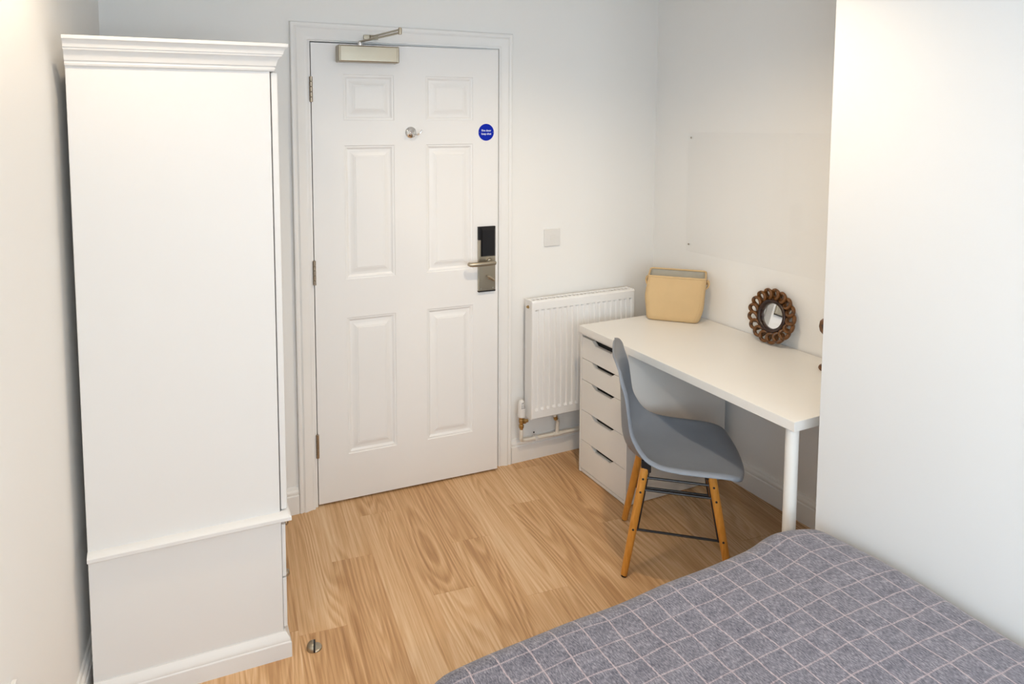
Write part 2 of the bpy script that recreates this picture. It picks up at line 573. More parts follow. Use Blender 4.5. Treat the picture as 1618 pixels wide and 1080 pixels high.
# wall behind the camera with a window
wx0, wx1, wz0, wz1 = WINDOWS[0][0][0], WINDOWS[0][0][0] + WINDOWS[0][2], WINDOWS[0][3], WINDOWS[0][4]
bm = BM()
yn0, yn1 = NEAR_Y - T, NEAR_Y
box(bm, -1.60, wx0, yn0, yn1, 0, CEIL)
box(bm, wx1, XP, yn0, yn1, 0, CEIL)
box(bm, wx0, wx1, yn0, yn1, 0, wz0)
box(bm, wx0, wx1, yn0, yn1, wz1, CEIL)
struct('wall_front', bm, 'wall')
for wi, (wo, wrz, ww, wz0, wz1) in enumerate(WINDOWS):
    bm = BM()
    fw = 0.05
    yf0, yf1 = -0.09, -0.04
    box(bm, 0, fw, yf0, yf1, wz0, wz1, 0.004)
    box(bm, ww - fw, ww, yf0, yf1, wz0, wz1, 0.004)
    box(bm, fw, ww - fw, yf0, yf1, wz0, wz0 + fw, 0.004)
    box(bm, fw, ww - fw, yf0, yf1, wz1 - fw, wz1, 0.004)
    xm = ww / 2
    box(bm, xm - 0.025, xm + 0.025, yf0, yf1, wz0 + fw, wz1 - fw, 0.004)
    win = struct('window_%d' % (wi + 1), bm, 'gloss')
    win.location = (wo[0], wo[1], 0)
    win.rotation_euler = (0, 0, wrz)
    for a, b_ in ((fw, xm - 0.025), (xm + 0.025, ww - fw)):
        bm = BM()
        box(bm, a, b_, yf0 + 0.022, yf0 + 0.026, wz0 + fw, wz1 - fw)
        finish(bm, 'pane', 'glass', win)
    bm = BM()
    box(bm, -0.03, ww + 0.03, -0.04, 0.05, wz0 - 0.03, wz0, 0.006)
    finish(bm, 'window_sill', 'gloss', win)

# skirting boards: (out, up)
SK = [(0.0, 0.0), (0.018, 0.0), (0.018, 0.080), (0.0165, 0.083), (0.013, 0.085), (0.013, 0.088), (0.0150, 0.091), (0.0150, 0.099),
      (0.0115, 0.104), (0.0080, 0.107), (0.0080, 0.111), (0.0055, 0.117), (0.0, 0.119)]
def skirting(name, path):
    b_ = BM()
    moulding(b_, path, SK, lambda a, b, u: (a, b, u))
    return struct(name, b_, 'gloss')
skirting('baseboard_back', [(0.971, 0.0), (XR, 0.0)])
skirting('baseboard_back_corner', [(-0.32, 0.0), (-0.090, 0.0)])
skirting('baseboard_right', [(XR, -0.018), (XR, YP)])
skirting('baseboard_left', [(lwx(-5.5), -5.5), (lwx(-0.52), -0.52)])

# architrave around the door: profile (out to the right of path, proud of wall)
AR = [(0.0, 0.0), (0.0, 0.012), (0.006, 0.014), (0.010, 0.013), (0.013, 0.0125), (0.030, 0.017), (0.040, 0.021), (0.046, 0.0215), (0.052, 0.017),
      (0.055, 0.0165), (0.058, 0.019), (0.066, 0.020), (0.070, 0.018), (0.072, 0.014), (0.072, 0.0)]
def archpath(prof, x0, x1, zt):
    b_ = BM()
    moulding(b_, [(x1, 0.0), (x1, zt), (x0, zt), (x0, 0.0)], prof, lambda a, b, u: (a, -u, b))
    return b_
trim = struct('trim_1', archpath(AR, -0.017, 0.898, 2.055 - 0.002), 'gloss', 'white moulded door architrave')
# door lining with stops
bm = BM()
box(bm, OPX0 - 0.006, -0.004, 0.0, T, 0, OPZ)
box(bm, 0.884, OPX1 + 0.0, 0.0, T, 0, OPZ)
box(bm, -0.004, 0.884, 0.0, T, 2.048, OPZ)
box(bm, -0.004, 0.010, 0.052, 0.085, 0, 2.048)
box(bm, 0.870, 0.884, 0.052, 0.085, 0, 2.048)
box(bm, 0.010, 0.870, 0.052, 0.085, 2.034, 2.048)
lining = struct('trim_2', bm, 'gloss', 'white door lining with stops')
bm = BM()
box(bm, 0.8825, 0.8845, -0.004, 0.030, 0.94, 1.08, 0.0006, 1)
box(bm, 0.8805, 0.8845, -0.012, 0.002, 0.985, 1.02, 0.001, 1)
finish(bm, 'strike_plate', 'hinge', lining)

# ------------------------------------------------------------------ door leaf (hinged at x=0,y=0, a little ajar)
DW, DZ0, DZ1, DTH, DTHK = 0.877, 0.010, 2.043, 0.0479, 0.044
PXS = [(0.137, 0.365), (0.515, 0.748)]
PZS = [(0.219, 0.843), (1.015, 1.606), (1.714, 1.913)]
door = None
bm = BM()
xs = [0, PXS[0][0], PXS[0][1], PXS[1][0], PXS[1][1], DW]
zs = [DZ0, PZS[0][0], PZS[0][1], PZS[1][0], PZS[1][1], PZS[2][0], PZS[2][1], DZ1]
grid = {(i, j): bm.verts.new((x, 0, z)) for i, x in enumerate(xs) for j, z in enumerate(zs)}
back = {(i, j): bm.verts.new((x, DTHK, z)) for i, x in enumerate(xs) for j, z in enumerate(zs)}
for i in range(5):
    for j in range(7):
        if i in (1, 3) and j in (1, 3, 5):
            pass
        else:
            bm.faces.new((grid[i, j], grid[i + 1, j], grid[i + 1, j + 1], grid[i, j + 1]))
        bm.faces.new((back[i, j], back[i, j + 1], back[i + 1, j + 1], back[i + 1, j]))
for i in range(5):
    bm.faces.new((grid[i, 0], back[i, 0], back[i + 1, 0], grid[i + 1, 0]))
    bm.faces.new((grid[i, 7], grid[i + 1, 7], back[i + 1, 7], back[i, 7]))
for j in range(7):
    bm.faces.new((grid[0, j], grid[0, j + 1], back[0, j + 1], back[0, j]))
    bm.faces.new((grid[5, j], back[5, j], back[5, j + 1], grid[5, j + 1]))
door = finish(bm, 'door_1', 'door', None, 30, recalc=False)
tag(door, 'white six-panel door standing slightly ajar', None, None, 'structure')
door.rotation_euler = (0, 0, -DTH)
PROF = [(0.0, 0.0), (0.003, 0.0030), (0.007, 0.0036), (0.010, 0.0046), (0.014, 0.0085), (0.018, 0.0105), (0.023, 0.0105), (0.028, 0.0095), (0.040, 0.0045), (0.046, 0.0022), (0.049, 0.0026), (0.051, 0.0012)]
for (x0, x1) in PXS:
    for (z0, z1) in PZS:
        bm = BM()
        rings = []
        for ins, dep in PROF:
            rings.append([bm.verts.new(p) for p in ((x0 + ins, dep, z0 + ins), (x1 - ins, dep, z0 + ins), (x1 - ins, dep, z1 - ins), (x0 + ins, dep, z1 - ins))])
        for a, b_ in zip(rings, rings[1:]):
            for k in range(4):
                bm.faces.new((a[k], a[(k + 1) % 4], b_[(k + 1) % 4], b_[k]))
        bm.faces.new(rings[-1])
        finish(bm, 'panel', 'door', door, 20, recalc=False)
for zc in (1.846, 1.057, 0.281):
    bm = BM()
    for k in range(5):
        z0 = zc - 0.054 + k * 0.0216
        lathe(bm, [(0.0, z0 + 0.0003), (0.0052, z0 + 0.0003), (0.0068, z0 + 0.0015), (0.0068, z0 + 0.0201), (0.0052, z0 + 0.0213), (0.0, z0 + 0.0213)], (-0.002, -0.0055, 0), (0, 0, 1), 14)
    box(bm, -0.0025, -0.0005, -0.004, 0.030, zc - 0.054, zc + 0.054)
    finish(bm, 'hinge', 'hinge', door)

DROT = Matrix.Rotation(-DTH, 4, 'Z')
def on_door(x, off, z):
    """world position of a point at leaf coordinate x, distance off in front of the face, height z"""
    v = DROT @ Vector((x, -off, z))
    return (v.x, v.y, v.z)

# electronic lock
lock = thing('electronic_lock', 'tall brushed metal door lock with black card reader and lever', 'door lock', on_door(0.8145, 0, 0.902), -DTH)
bm = BM()
box(bm, -0.044, 0.044, -0.014, 0.0, 0.006, 0.172, 0.002)
box(bm, -0.044, -0.033, -0.016, 0.0, 0.160, 0.250, 0.0015)
plate = finish(bm, 'backplate', 'nickel', lock)
for sx in (-0.031, 0.031):
    bm = BM()
    lathe(bm, [(0, 0.0), (0.0035, 0.0), (0.0035, 0.0015), (0.0, 0.0025)], (sx, -0.0137, 0.016), (0, -1, 0), 12)
    finish(bm, 'screw', 'steel', plate)
bm = BM()
z0, z1 = 0.170, 0.313
for (x0, x1, a, b_, d) in ((-0.044, 0.044, z0, z1, 0.0),):
    O = [(-0.0325, z0), (0.044, z0), (0.044, z1), (-0.044, z1), (-0.044, 0.250), (-0.0325, 0.250)]
    prism(bm, O, lambda a, b, d: (a, -d, b), 0.0, 0.013)
    base = [(-0.0325, z0), (0.044, z0), (0.044, z1), (-0.0325, z1)]
    top = [(-0.026, z0 + 0.004), (0.034, z0 + 0.004), (0.034, z1 - 0.018), (-0.026, z1 - 0.018)]
    A = [bm.verts.new((p[0], -0.013, p[1])) for p in base]
    B = [bm.verts.new((p[0], -0.021, p[1])) for p in top]
    bm.faces.new(B)
    for k in range(4):
        bm.faces.new((A[k], A[(k + 1) % 4], B[(k + 1) % 4], B[k]))
finish(bm, 'card_reader', 'black', lock, 20)['label'] = 'glossy black card reader cover'
bm = BM()
box(bm, -0.0445, 0.0445, -0.0145, 0.0, 0.0, 0.006, 0.001, 1)
finish(bm, 'bottom_seal', 'rubber', lock)
bm = BM()
lz = 0.145
lathe(bm, [(0.0, 0.0), (0.017, 0.0), (0.017, 0.004), (0.0145, 0.008), (0.010, 0.009), (0.0095, 0.045), (0.0, 0.045)], (0.012, -0.0135, lz), (0, -1, 0), 20)
finish(bm, 'lever_neck', 'nickel', lock)
bm = BM()
tube(bm, [(0.026, -0.052, lz + 0.001), (0.022, -0.054, lz), (0.0, -0.056, lz), (-0.060, -0.056, lz - 0.001), (-0.090, -0.055, lz - 0.001), (-0.100, -0.050, lz - 0.001), (-0.104, -0.038, lz - 0.001)],
     [0.007, 0.0110, 0.0115, 0.0110, 0.0105, 0.0105, 0.0095], 14)
finish(bm, 'lever', 'nickel', lock)
bm = BM()
lathe(bm, [(0.0, 0.0), (0.010, 0.0), (0.010, 0.004), (0.006, 0.006), (0.006, 0.012), (0.0, 0.012)], (0.012, -0.0135, 0.068), (0, -1, 0), 16)
tube(bm, [(-0.004, -0.028, 0.078), (0.006, -0.029, 0.073), (0.020, -0.029, 0.063), (0.030, -0.028, 0.055)], [0.004, 0.0055, 0.0065, 0.005], 10)
finish(bm, 'thumb_turn', 'nickel', lock)

# door closer
dc = thing('door_closer', 'brushed metal overhead door closer with folded arm', 'door closer', on_door(0.24, 0, 1.962), -DTH)
bm = BM()
box(bm, -0.128, 0.128, -0.060, 0.0, 0.0, 0.070, 0.006, 3)
body = finish(bm, 'body', 'nickel', dc)
for s in (-1, 1):
    bm = BM()
    box(bm, s * 0.128 - 0.006, s * 0.128 + 0.006, -0.0605, 0.0, -0.0006, 0.0706, 0.005, 3)
    finish(bm, 'end_cap', 'nickel', body)
bm = BM()
lathe(bm, [(0, 0), (0.011, 0), (0.011, 0.012), (0.008, 0.013), (0.008, 0.020), (0.0, 0.020)], (-0.034, -0.033, 0.070), (0, 0, 1), 16)
finish(bm, 'spindle', 'chrome', dc)
inv = Matrix.Translation(Vector(on_door(0.24, 0, 1.962))) @ DROT
inv = inv.inverted()
def dcl(p):
    return inv @ Vector(p)
elbow = Vector((0.272, -0.355, 2.052))
spin = Vector(on_door(0.206, 0.033, 2.050))
brk = Vector((0.262, -0.030, 2.072))
def flat_bar(bm, p0, p1, w, t):
    p0, p1 = Vector(p0), Vector(p1)
    d = (p1 - p0).normalized()
    side = Vector((-d.y, d.x, 0)).normalized() * (w / 2)
    up = d.cross(side).normalized() * (t / 2)
    A = [bm.verts.new(p0 + q) for q in (side + up, side - up, -side - up, -side + up)]
    B = [bm.verts.new(p1 + q) for q in (side + up, side - up, -side - up, -side + up)]
    bm.faces.new(A[::-1])
    bm.faces.new(B)
    for k in range(4):
        bm.faces.new((A[k], A[(k + 1) % 4], B[(k + 1) % 4], B[k]))
bm = BM()
flat_bar(bm, dcl(spin), dcl(elbow), 0.015, 0.005)
finish(bm, 'main_arm', 'nickel', dc)
bm = BM()
flat_bar(bm, dcl(elbow + Vector((0, 0, 0.012))), dcl(brk + Vector((0, 0, 0.004))), 0.013, 0.005)
finish(bm, 'forearm', 'nickel', dc)
bm = BM()
e_ = dcl(elbow)
lathe(bm, [(0, -0.007), (0.006, -0.007), (0.0075, -0.004), (0.0075, 0.016), (0.005, 0.020), (0, 0.020)], e_, (0, 0, 1), 16)
finish(bm, 'elbow_joint', 'nickel', dc)
bm = BM()
b0 = dcl(brk)
box(bm, b0.x - 0.035, b0.x + 0.030, b0.y + 0.004, b0.y + 0.014, b0.z - 0.008, b0.z + 0.012, 0.002)
lathe(bm, [(0, -0.004), (0.009, -0.004), (0.009, 0.010), (0, 0.010)], b0, (0, 0, 1), 14)
finish(bm, 'frame_bracket', 'nickel', dc)

# hook
hk = thing('coat_hook', 'small round chrome coat hook on white door', 'hook', on_door(0.442, 0, 1.661), -DTH)
bm = BM()
lathe(bm, [(0, 0), (0.0265, 0), (0.0265, 0.003), (0.024, 0.007), (0.017, 0.010), (0.011, 0.013), (0.009, 0.020), (0.0, 0.024)], (0, 0, 0), (0, -1, 0), 28)
finish(bm, 'rosette', 'chrome', hk)
bm = BM()
tube(bm, [(0.0, -0.014, -0.004), (0.008, -0.030, -0.010), (0.022, -0.040, -0.009), (0.034, -0.042, 0.000), (0.040, -0.042, 0.011)], [0.0045, 0.0042, 0.004, 0.0038, 0.0036], 10)
finish(bm, 'prong', 'chrome', hk)
bm = BM()
tube(bm, [(0.0, -0.014, 0.002), (-0.004, -0.034, -0.004), (-0.012, -0.046, 0.000), (-0.016, -0.048, 0.010)], [0.0045, 0.0042, 0.004, 0.0038], 10)
finish(bm, 'prong', 'chrome', hk)

# fire-door sign
sg = thing('fire_door_sign', 'round blue sign reading Fire door keep shut', 'sign', on_door(0.815, 0, 1.6595), -DTH)
bm = BM()
lathe(bm, [(0, 0), (0.0395, 0), (0.0395, 0.0012), (0.0, 0.0014)], (0, 0, 0), (0, -1, 0), 48)
finish(bm, 'disc', 'sign_blue', sg)
def text_part(body_, size, pos, parent, m):
    cu = bpy.data.curves.new('lettering_curve', 'FONT')
    cu.body = body_
    cu.size = size
    cu.align_x = 'CENTER'
    cu.align_y = 'CENTER'
    cu.offset = size * 0.022
    cu.extrude = 0.0002
    to = bpy.data.objects.new('lettering_curve', cu)
    COL.objects.link(to)
    bpy.context.view_layer.update()
    me = bpy.data.meshes.new_from_object(to.evaluated_get(bpy.context.evaluated_depsgraph_get()))
    bpy.data.objects.remove(to, do_unlink=True)
    me.materials.append(M[m])
    o_ = bpy.data.objects.new('lettering', me)
    COL.objects.link(o_)
    o_.parent = parent
    o_.location = pos
    o_.rotation_euler = (PI / 2, 0, 0)
    return o_
text_part('Fire door', 0.0128, (0, -0.0018, 0.0080), sg, 'sign_white')
text_part('keep shut', 0.0128, (0, -0.0018, -0.0075), sg, 'sign_white')
for s in (-1, 1):
    bm = BM()
    lathe(bm, [(0, 0), (0.0018, 0), (0.0012, 0.0012), (0, 0.0014)], (s * 0.0355, -0.0012, 0), (0, -1, 0), 10)
    finish(bm, 'screw', 'steel', sg)

# ------------------------------------------------------------------ switch plate
sw = thing('wall_plate', 'square white plastic wall plate with small centre outlet above radiator', 'wall plate', (1.2065, 0, 1.1285))
bm = BM()
box(bm, -0.0465, 0.0465, -0.009, 0.0, -0.0435, 0.0435, 0.003, 3)
finish(bm, 'plate', 'plastic', sw)
bm = BM()
box(bm, -0.012, 0.014, -0.0105, -0.008, -0.014, 0.014, 0.001, 1)
finish(bm, 'outlet', 'plastic', sw)
for s in (-1, 1):
    bm = BM()
    lathe(bm, [(0, 0), (0.003, 0), (0.002, 0.0008), (0, 0.001)], (s * 0.033, -0.009, 0), (0, -1, 0), 10)
    finish(bm, 'screw', 'plastic', sw)

# ------------------------------------------------------------------ radiator
RX0, RX1, RZ0, RZ1, RYF, RYB = 1.038, 1.658, 0.247, 0.835, -0.098, -0.030
rad = thing('radiator', 'white fluted panel radiator on the wall beside the desk', 'radiator', (RX0, 0, 0))
RWD = RX1 - RX0
bm = BM()
nfl = 18
pitch = (RWD - 0.020) / nfl
cols = [0.0, 0.004]
deps = [0.002, 0.0]
for k in range(nfl):
    c = 0.010 + (k + 0.5) * pitch
    for dx, d in ((-0.0105, 0.0), (-0.0075, 0.0075), (0.0075, 0.0075), (0.0105, 0.0)):
        cols.append(c + dx)
        deps.append(d)
cols += [RWD - 0.004, RWD]
deps += [0.0, 0.002]
rows = [(RZ0, 0, 0.004), (RZ0 + 0.004, 0, 0), (RZ0 + 0.040, 0, 0), (RZ0 + 0.052, 1, 0), (RZ1 - 0.048, 1, 0), (RZ1 - 0.040, 0, 0), (RZ1 - 0.004, 0, 0), (RZ1, 0, 0.004)]
V = [[bm.verts.new((cx, RYF + (d if g else (d if d == 0.002 else 0.0)) + e, z)) for cx, d in zip(cols, deps)] for z, g, e in rows]
VB = [[bm.verts.new((cx, RYF + 0.010, z)) for cx in (0.0, RWD)] for z in (RZ0, RZ1)]
for a, b_ in zip(V, V[1:]):
    for k in range(len(cols) - 1):
        bm.faces.new((a[k], a[k + 1], b_[k + 1], b_[k]))
bm.faces.new((VB[0][0], VB[1][0], VB[1][1], VB[0][1]))
bm.faces.new([VB[0][0], VB[0][1]] + V[0][::-1])
bm.faces.new([VB[1][1], VB[1][0]] + V[-1])
bm.faces.new([VB[1][0], VB[0][0]] + [r_[0] for r_ in V])
bm.faces.new([VB[0][1], VB[1][1]] + [r_[-1] for r_ in V][::-1])
finish(bm, 'front_panel', 'radiator', rad, 12)
bm = BM()
box(bm, 0.0, RWD, RYB - 0.012, RYB, RZ0, RZ1, 0.003)
finish(bm, 'back_panel', 'radiator', rad)
for x0 in (-0.0015, RWD - 0.0105):
    bm = BM()
    box(bm, x0, x0 + 0.012, RYF + 0.006, RYB, RZ0 - 0.004, RZ1 + 0.004, 0.0025)
    finish(bm, 'side_cover', 'radiator', rad)
bm = BM()
box(bm, 0.010, RWD - 0.010, RYF + 0.010, RYF + 0.022, RZ1 - 0.010, RZ1 + 0.003, 0.001, 1)
box(bm, 0.010, RWD - 0.010, RYB - 0.018, RYB - 0.004, RZ1 - 0.010, RZ1 + 0.003, 0.001, 1)
grille = finish(bm, 'top_grille', 'radiator', rad)
src = None
for k in range(26):
    x = 0.016 + k * (RWD - 0.032) / 25
    if src is None:
        bm = BM()
        box(bm, -0.004, 0.004, RYF + 0.020, RYB - 0.016, RZ1 - 0.004, RZ1 + 0.001)
        src = finish(bm, 'grille_bar', 'radiator', grille)
        src.location = (x, 0, 0)
    else:
        c = src.copy(); COL.objects.link(c); c.location = (x, 0, 0)
bm = BM()
lathe(bm, [(0, 0), (0.008, 0), (0.008, 0.004), (0.0055, 0.005), (0.0055, 0.010), (0.003, 0.011), (0, 0.011)], (-0.001, -0.062, RZ1 - 0.030), (-1, 0, 0), 10)
finish(bm, 'bleed_valve', 'brass', rad)
# thermostatic valve
vx, vy = -0.036, -0.058
bm = BM()
lathe(bm, [(0, 0.190), (0.0085, 0.190), (0.0085, 0.196), (0.0115, 0.198), (0.0125, 0.203), (0.0125, 0.212), (0.009, 0.215), (0.0095, 0.222), (0.0125, 0.226), (0.0125, 0.240), (0.010, 0.243), (0.013, 0.247), (0.013, 0.258), (0, 0.258)], (vx, vy, 0), (0, 0, 1), 12)
lathe(bm, [(0, 0), (0.0090, 0.0), (0.0090, 0.010), (0.0125, 0.012), (0.0125, 0.022), (0.0085, 0.024), (0.0085, 0.036), (0, 0.036)], (vx, vy, 0.229), (1, 0, 0), 12)
valve = finish(bm, 'valve_body', 'brass', rad)
bm = BM()
lathe(bm, [(0, 0.256), (0.0195, 0.256), (0.0205, 0.262), (0.0190, 0.275), (0.0185, 0.310), (0.0170, 0.325), (0.0130, 0.336), (0.006, 0.341), (0, 0.341)], (vx, vy, 0), (0, 0, 1), 24)
head = finish(bm, 'thermostat_head', 'plastic', valve)
for k in range(4):
    bm = BM()
    box(bm, vx - 0.010 + k * 0.001, vx + 0.010 - k * 0.001, vy - 0.0190 + k * 0.0009, vy - 0.0170 + k * 0.0009, 0.304 + k * 0.008, 0.3058 + k * 0.008)
    finish(bm, 'vent_slot', 'dark', head)

# pipework (its own thing, clipped to the skirting)
pp = thing('heating_pipe', 'cream painted heating pipe running along the skirting under the radiator', 'pipe', (1.002, 0, 0))
ppx, ppy, ppz = 0.0, -0.058, 0.121
def arc(c, a0, a1, r, n, u, v):
    return [Vector(c) + (Vector(u) * math.cos(a0 + (a1 - a0) * i / n) + Vector(v) * math.sin(a0 + (a1 - a0) * i / n)) * r for i in range(n + 1)]
bm = BM()
pts = [Vector((ppx, ppy, 0.205)), Vector((ppx, ppy, 0.150))] + arc((ppx + 0.022, ppy + 0.010, 0.146), PI, 1.5 * PI, 0.022, 6, (1, 0, 0), (0, 0, 1))
pts = [Vector((p.x, -0.058 if i < 2 else -0.058 + 0.016 * min(1, (i - 1) / 6), p.z)) for i, p in enumerate(pts)]
pts += [Vector((0.05, -0.040, ppz)), Vector((0.40, -0.040, ppz - 0.004)), Vector((0.84, -0.040, ppz - 0.008))]
tube(bm, pts, 0.0085, 12)
finish(bm, 'pipe_run', 'pipe', pp)
bm = BM()
lathe(bm, [(0, 0.0), (0.0115, 0.0), (0.0115, 0.040), (0, 0.040)], (0.202, -0.040, ppz - 0.002), (1, 0, 0), 12)
tube(bm, [(0.192, -0.065, 0.220), (0.190, -0.065, 0.2465)], 0.0085, 10)
tube(bm, [(0.222, -0.040, ppz), (0.222, -0.042, 0.160), (0.222, -0.046, 0.182), (0.216, -0.054, 0.198), (0.206, -0.062, 0.206), (0.196, -0.066, 0.212)], 0.0095, 12)
finish(bm, 'tee_branch', 'pipe', pp)
bm = BM()
lathe(bm, [(0, 0), (0.011, 0), (0.011, 0.018), (0, 0.018)], (0.197, -0.065, 0.209), (-0.3, -0.1, 1), 8)
finish(bm, 'compression_nut', 'brass', pp)
bm = BM()
box(bm, 0.088, 0.104, -0.050, -0.018, ppz - 0.0125, ppz + 0.0105, 0.002)
clip = finish(bm, 'pipe_clip', 'plastic', pp)
for z in (ppz - 0.016, ppz + 0.020):
    bm = BM()
    lathe(bm, [(0, 0), (0.0045, 0), (0.003, 0.003), (0, 0.0035)], (0.096, -0.020, z), (0, -1, 0), 10)
    finish(bm, 'clip_screw', 'rubber', clip)

# ------------------------------------------------------------------ wardrobe
wr = thing('wardrobe', 'tall white wooden wardrobe with cornice and two drawers', 'wardrobe', (-0.8444, -0.7686, 0), -0.0369)
WD, WW = 0.541, 0.415
ZM, ZT = 0.4500, 1.860
bm = BM()
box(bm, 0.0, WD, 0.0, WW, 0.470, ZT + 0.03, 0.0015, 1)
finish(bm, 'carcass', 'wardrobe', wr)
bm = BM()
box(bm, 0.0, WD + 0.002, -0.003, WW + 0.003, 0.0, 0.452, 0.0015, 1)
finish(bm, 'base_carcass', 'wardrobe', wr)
path = [(0.0, WW), (WD, WW), (WD, 0.0), (0.0, 0.0)]
path = path[::-1]   # right-hand side of the path is the outside
def wmould(name, prof, d=0.0, front=0.0):
    p = [(0.0, -d), (WD + front, -d), (WD + front, WW + d), (0.0, WW + d)]
    b_ = BM()
    moulding(b_, p, prof, lambda a, b, u: (a, b, u))
    return finish(b_, name, 'wardrobe', wr, 28)
wmould('cornice', [(-0.005, 1.852), (0.004, 1.852), (0.0075, 1.855), (0.009, 1.860), (0.0075, 1.8645), (0.0085, 1.867), (0.011, 1.868), (0.0130, 1.876), (0.0165, 1.886), (0.0215, 1.893), (0.0225, 1.8945), (0.0265, 1.895),
                   (0.0275, 1.9005), (0.030, 1.9015), (0.0305, 1.904), (0.033, 1.913), (0.038, 1.920), (0.043, 1.9225), (0.0435, 1.9305), (0.042, 1.932), (-0.005, 1.932)], 0.0, 0.006)
wmould('waist_moulding', [(-0.004, 0.452), (0.022, 0.452), (0.024, 0.454), (0.024, 0.464), (0.022, 0.467), (0.012, 0.4725), (0.004, 0.4745), (-0.004, 0.475)], 0.0, 0.008)
wmould('plinth', [(-0.004, 0.0), (0.020, 0.0), (0.020, 0.048), (0.0185, 0.051), (0.0165, 0.0525), (0.0165, 0.056), (0.0150, 0.063), (0.0095, 0.071), (0.006, 0.077), (0.004, 0.079), (-0.004, 0.079)], 0.003, 0.004)
bm = BM()
box(bm, WD + 0.003, WD + 0.023, 0.004, WW - 0.004, 0.478, 1.850, 0.004, 2)
wdoor = finish(bm, 'door', 'wardrobe', wr)
for (y0, y1, z0, z1) in ((0.07, WW - 0.07, 0.56, 1.10), (0.07, WW - 0.07, 1.18, 1.78)):
    bm = BM()
    rings = []
    for ins, dep in ((0.0, -0.0), (0.006, 0.004), (0.014, 0.004), (0.020, 0.001), (0.045, 0.005), (0.05, 0.005)):
        rings.append([bm.verts.new((WD + 0.0232 + dep, a, b_)) for a, b_ in ((y0 + ins, z0 + ins), (y1 - ins, z0 + ins), (y1 - ins, z1 - ins), (y0 + ins, z1 - ins))])
    for a, b_ in zip(rings, rings[1:]):
        for k in range(4):
            bm.faces.new((a[k], a[(k + 1) % 4], b_[(k + 1) % 4], b_[k]))
    bm.faces.new(rings[-1])
    finish(bm, 'raised_panel', 'wardrobe', wdoor, 20)
bm = BM()
lathe(bm, [(0, 0), (0.006, 0), (0.005, 0.008), (0.012, 0.013), (0.014, 0.019), (0.010, 0.025), (0, 0.027)], (WD + 0.023, WW - 0.035, 1.12), (1, 0, 0), 16)
finish(bm, 'knob', 'hinge', wdoor)
for (z0, z1) in ((0.256, 0.430), (0.087, 0.252)):
    bm = BM()
    box(bm, WD + 0.003, WD + 0.016, 0.003, WW - 0.003, z0, z1, 0.003, 2)
    dr = finish(bm, 'drawer', 'wardrobe', wr)
    for yk in (0.10, WW - 0.10):
        bm = BM()
        lathe(bm, [(0, 0), (0.006, 0), (0.0045, 0.008), (0.011, 0.012), (0.012, 0.017), (0.008, 0.022), (0, 0.023)], (WD + 0.016, yk, z1 - 0.050), (1, 0, 0), 14)
        finish(bm, 'knob', 'hinge', dr)

# ------------------------------------------------------------------ desk and drawer unit
H = 0.7359
DX0, DX1, DY0, DY1 = 1.2198, 1.850, -1.4094, -0.2240
dk = thing('desk', 'white desk with thick tabletop resting on drawer unit and round legs', 'desk', (DX0, DY0, 0))
bm = BM()
box(bm, 0, DX1 - DX0, 0, DY1 - DY0, H - 0.034, H, 0.0022, 2)
finish(bm, 'tabletop', 'melamine', dk)
for lx, ly in ((0.031, 0.031), (DX1 - DX0 - 0.045, 0.031)):
    bm = BM()
    lathe(bm, [(0, 0), (0.018, 0), (0.019, 0.004), (0.0205, 0.006), (0.0205, H - 0.0345), (0, H - 0.0345)], (lx, ly, 0), (0, 0, 1), 28)
    finish(bm, 'leg', 'melamine', dk)

ax, ay0, ay1 = 1.2387, -0.5667, -0.2120
dwn = thing('drawer_unit', 'white five-drawer unit with slot handles under the desk', 'drawer unit', (ax, ay0, 0))
AW, AD, AH = ay1 - ay0, 0.58, H - 0.0345
bm = BM()
st = 0.0125
box(bm, 0.0, AD, 0.0, st, 0.004, AH, 0.001, 1)
box(bm, 0.0, AD, AW - st, AW, 0.004, AH, 0.001, 1)
box(bm, 0.0, AD, st, AW - st, AH - 0.014, AH, 0.001, 1)
box(bm, 0.004, AD, st, AW - st, 0.004, 0.020, 0.001, 1)
box(bm, AD - 0.008, AD, st, AW - st, 0.020, AH - 0.014)
finish(bm, 'carcass', 'melamine', dwn)
bm = BM()
box(bm, 0.030, AD - 0.01, st + 0.001, AW - st - 0.001, 0.021, AH - 0.015)  # near-black block stands for the shade behind the handle slots
finish(bm, 'drawer_shade', 'dark', dwn)
zl = [0.0235, 0.167, 0.317, 0.468, 0.573, 0.679]
for z0, z1 in zip(zl, zl[1:]):
    bm = BM()
    y0, y1 = st + 0.0015, AW - st - 0.0015
    zb, zt = z0 + 0.0012, z1 - 0.0012
    c = AW / 2
    nw, nb, nh = 0.084, 0.058, 0.0185
    O = [(y0, zb), (y1, zb), (y1, zt), (c + nw, zt), (c + nb, zt - nh), (c - nb, zt - nh), (c - nw, zt), (y0, zt)]
    prism(bm, O, lambda a, b, d: (d, a, b), 0.001, 0.019)
    es = [e for e in bm.edges if abs(e.verts[0].co.x - 0.001) < 1e-6 and abs(e.verts[1].co.x - 0.001) < 1e-6]
    bmesh.ops.bevel(bm, geom=es, offset=0.0008, segments=1, affect='EDGES')
    df = finish(bm, 'drawer_front', 'melamine', dwn, 25)
    bm = BM()
    O2 = [(c - nw, zt + 0.0), (c - nb - 0.003, zt - nh - 0.0035), (c + nb + 0.003, zt - nh - 0.0035), (c + nw, zt), (c + nb, zt - nh), (c - nb, zt - nh)]
    prism(bm, O2, lambda a, b, d: (d, a, b), 0.0004, 0.003)
    finish(bm, 'grip_edge', 'plastic', df, 25)

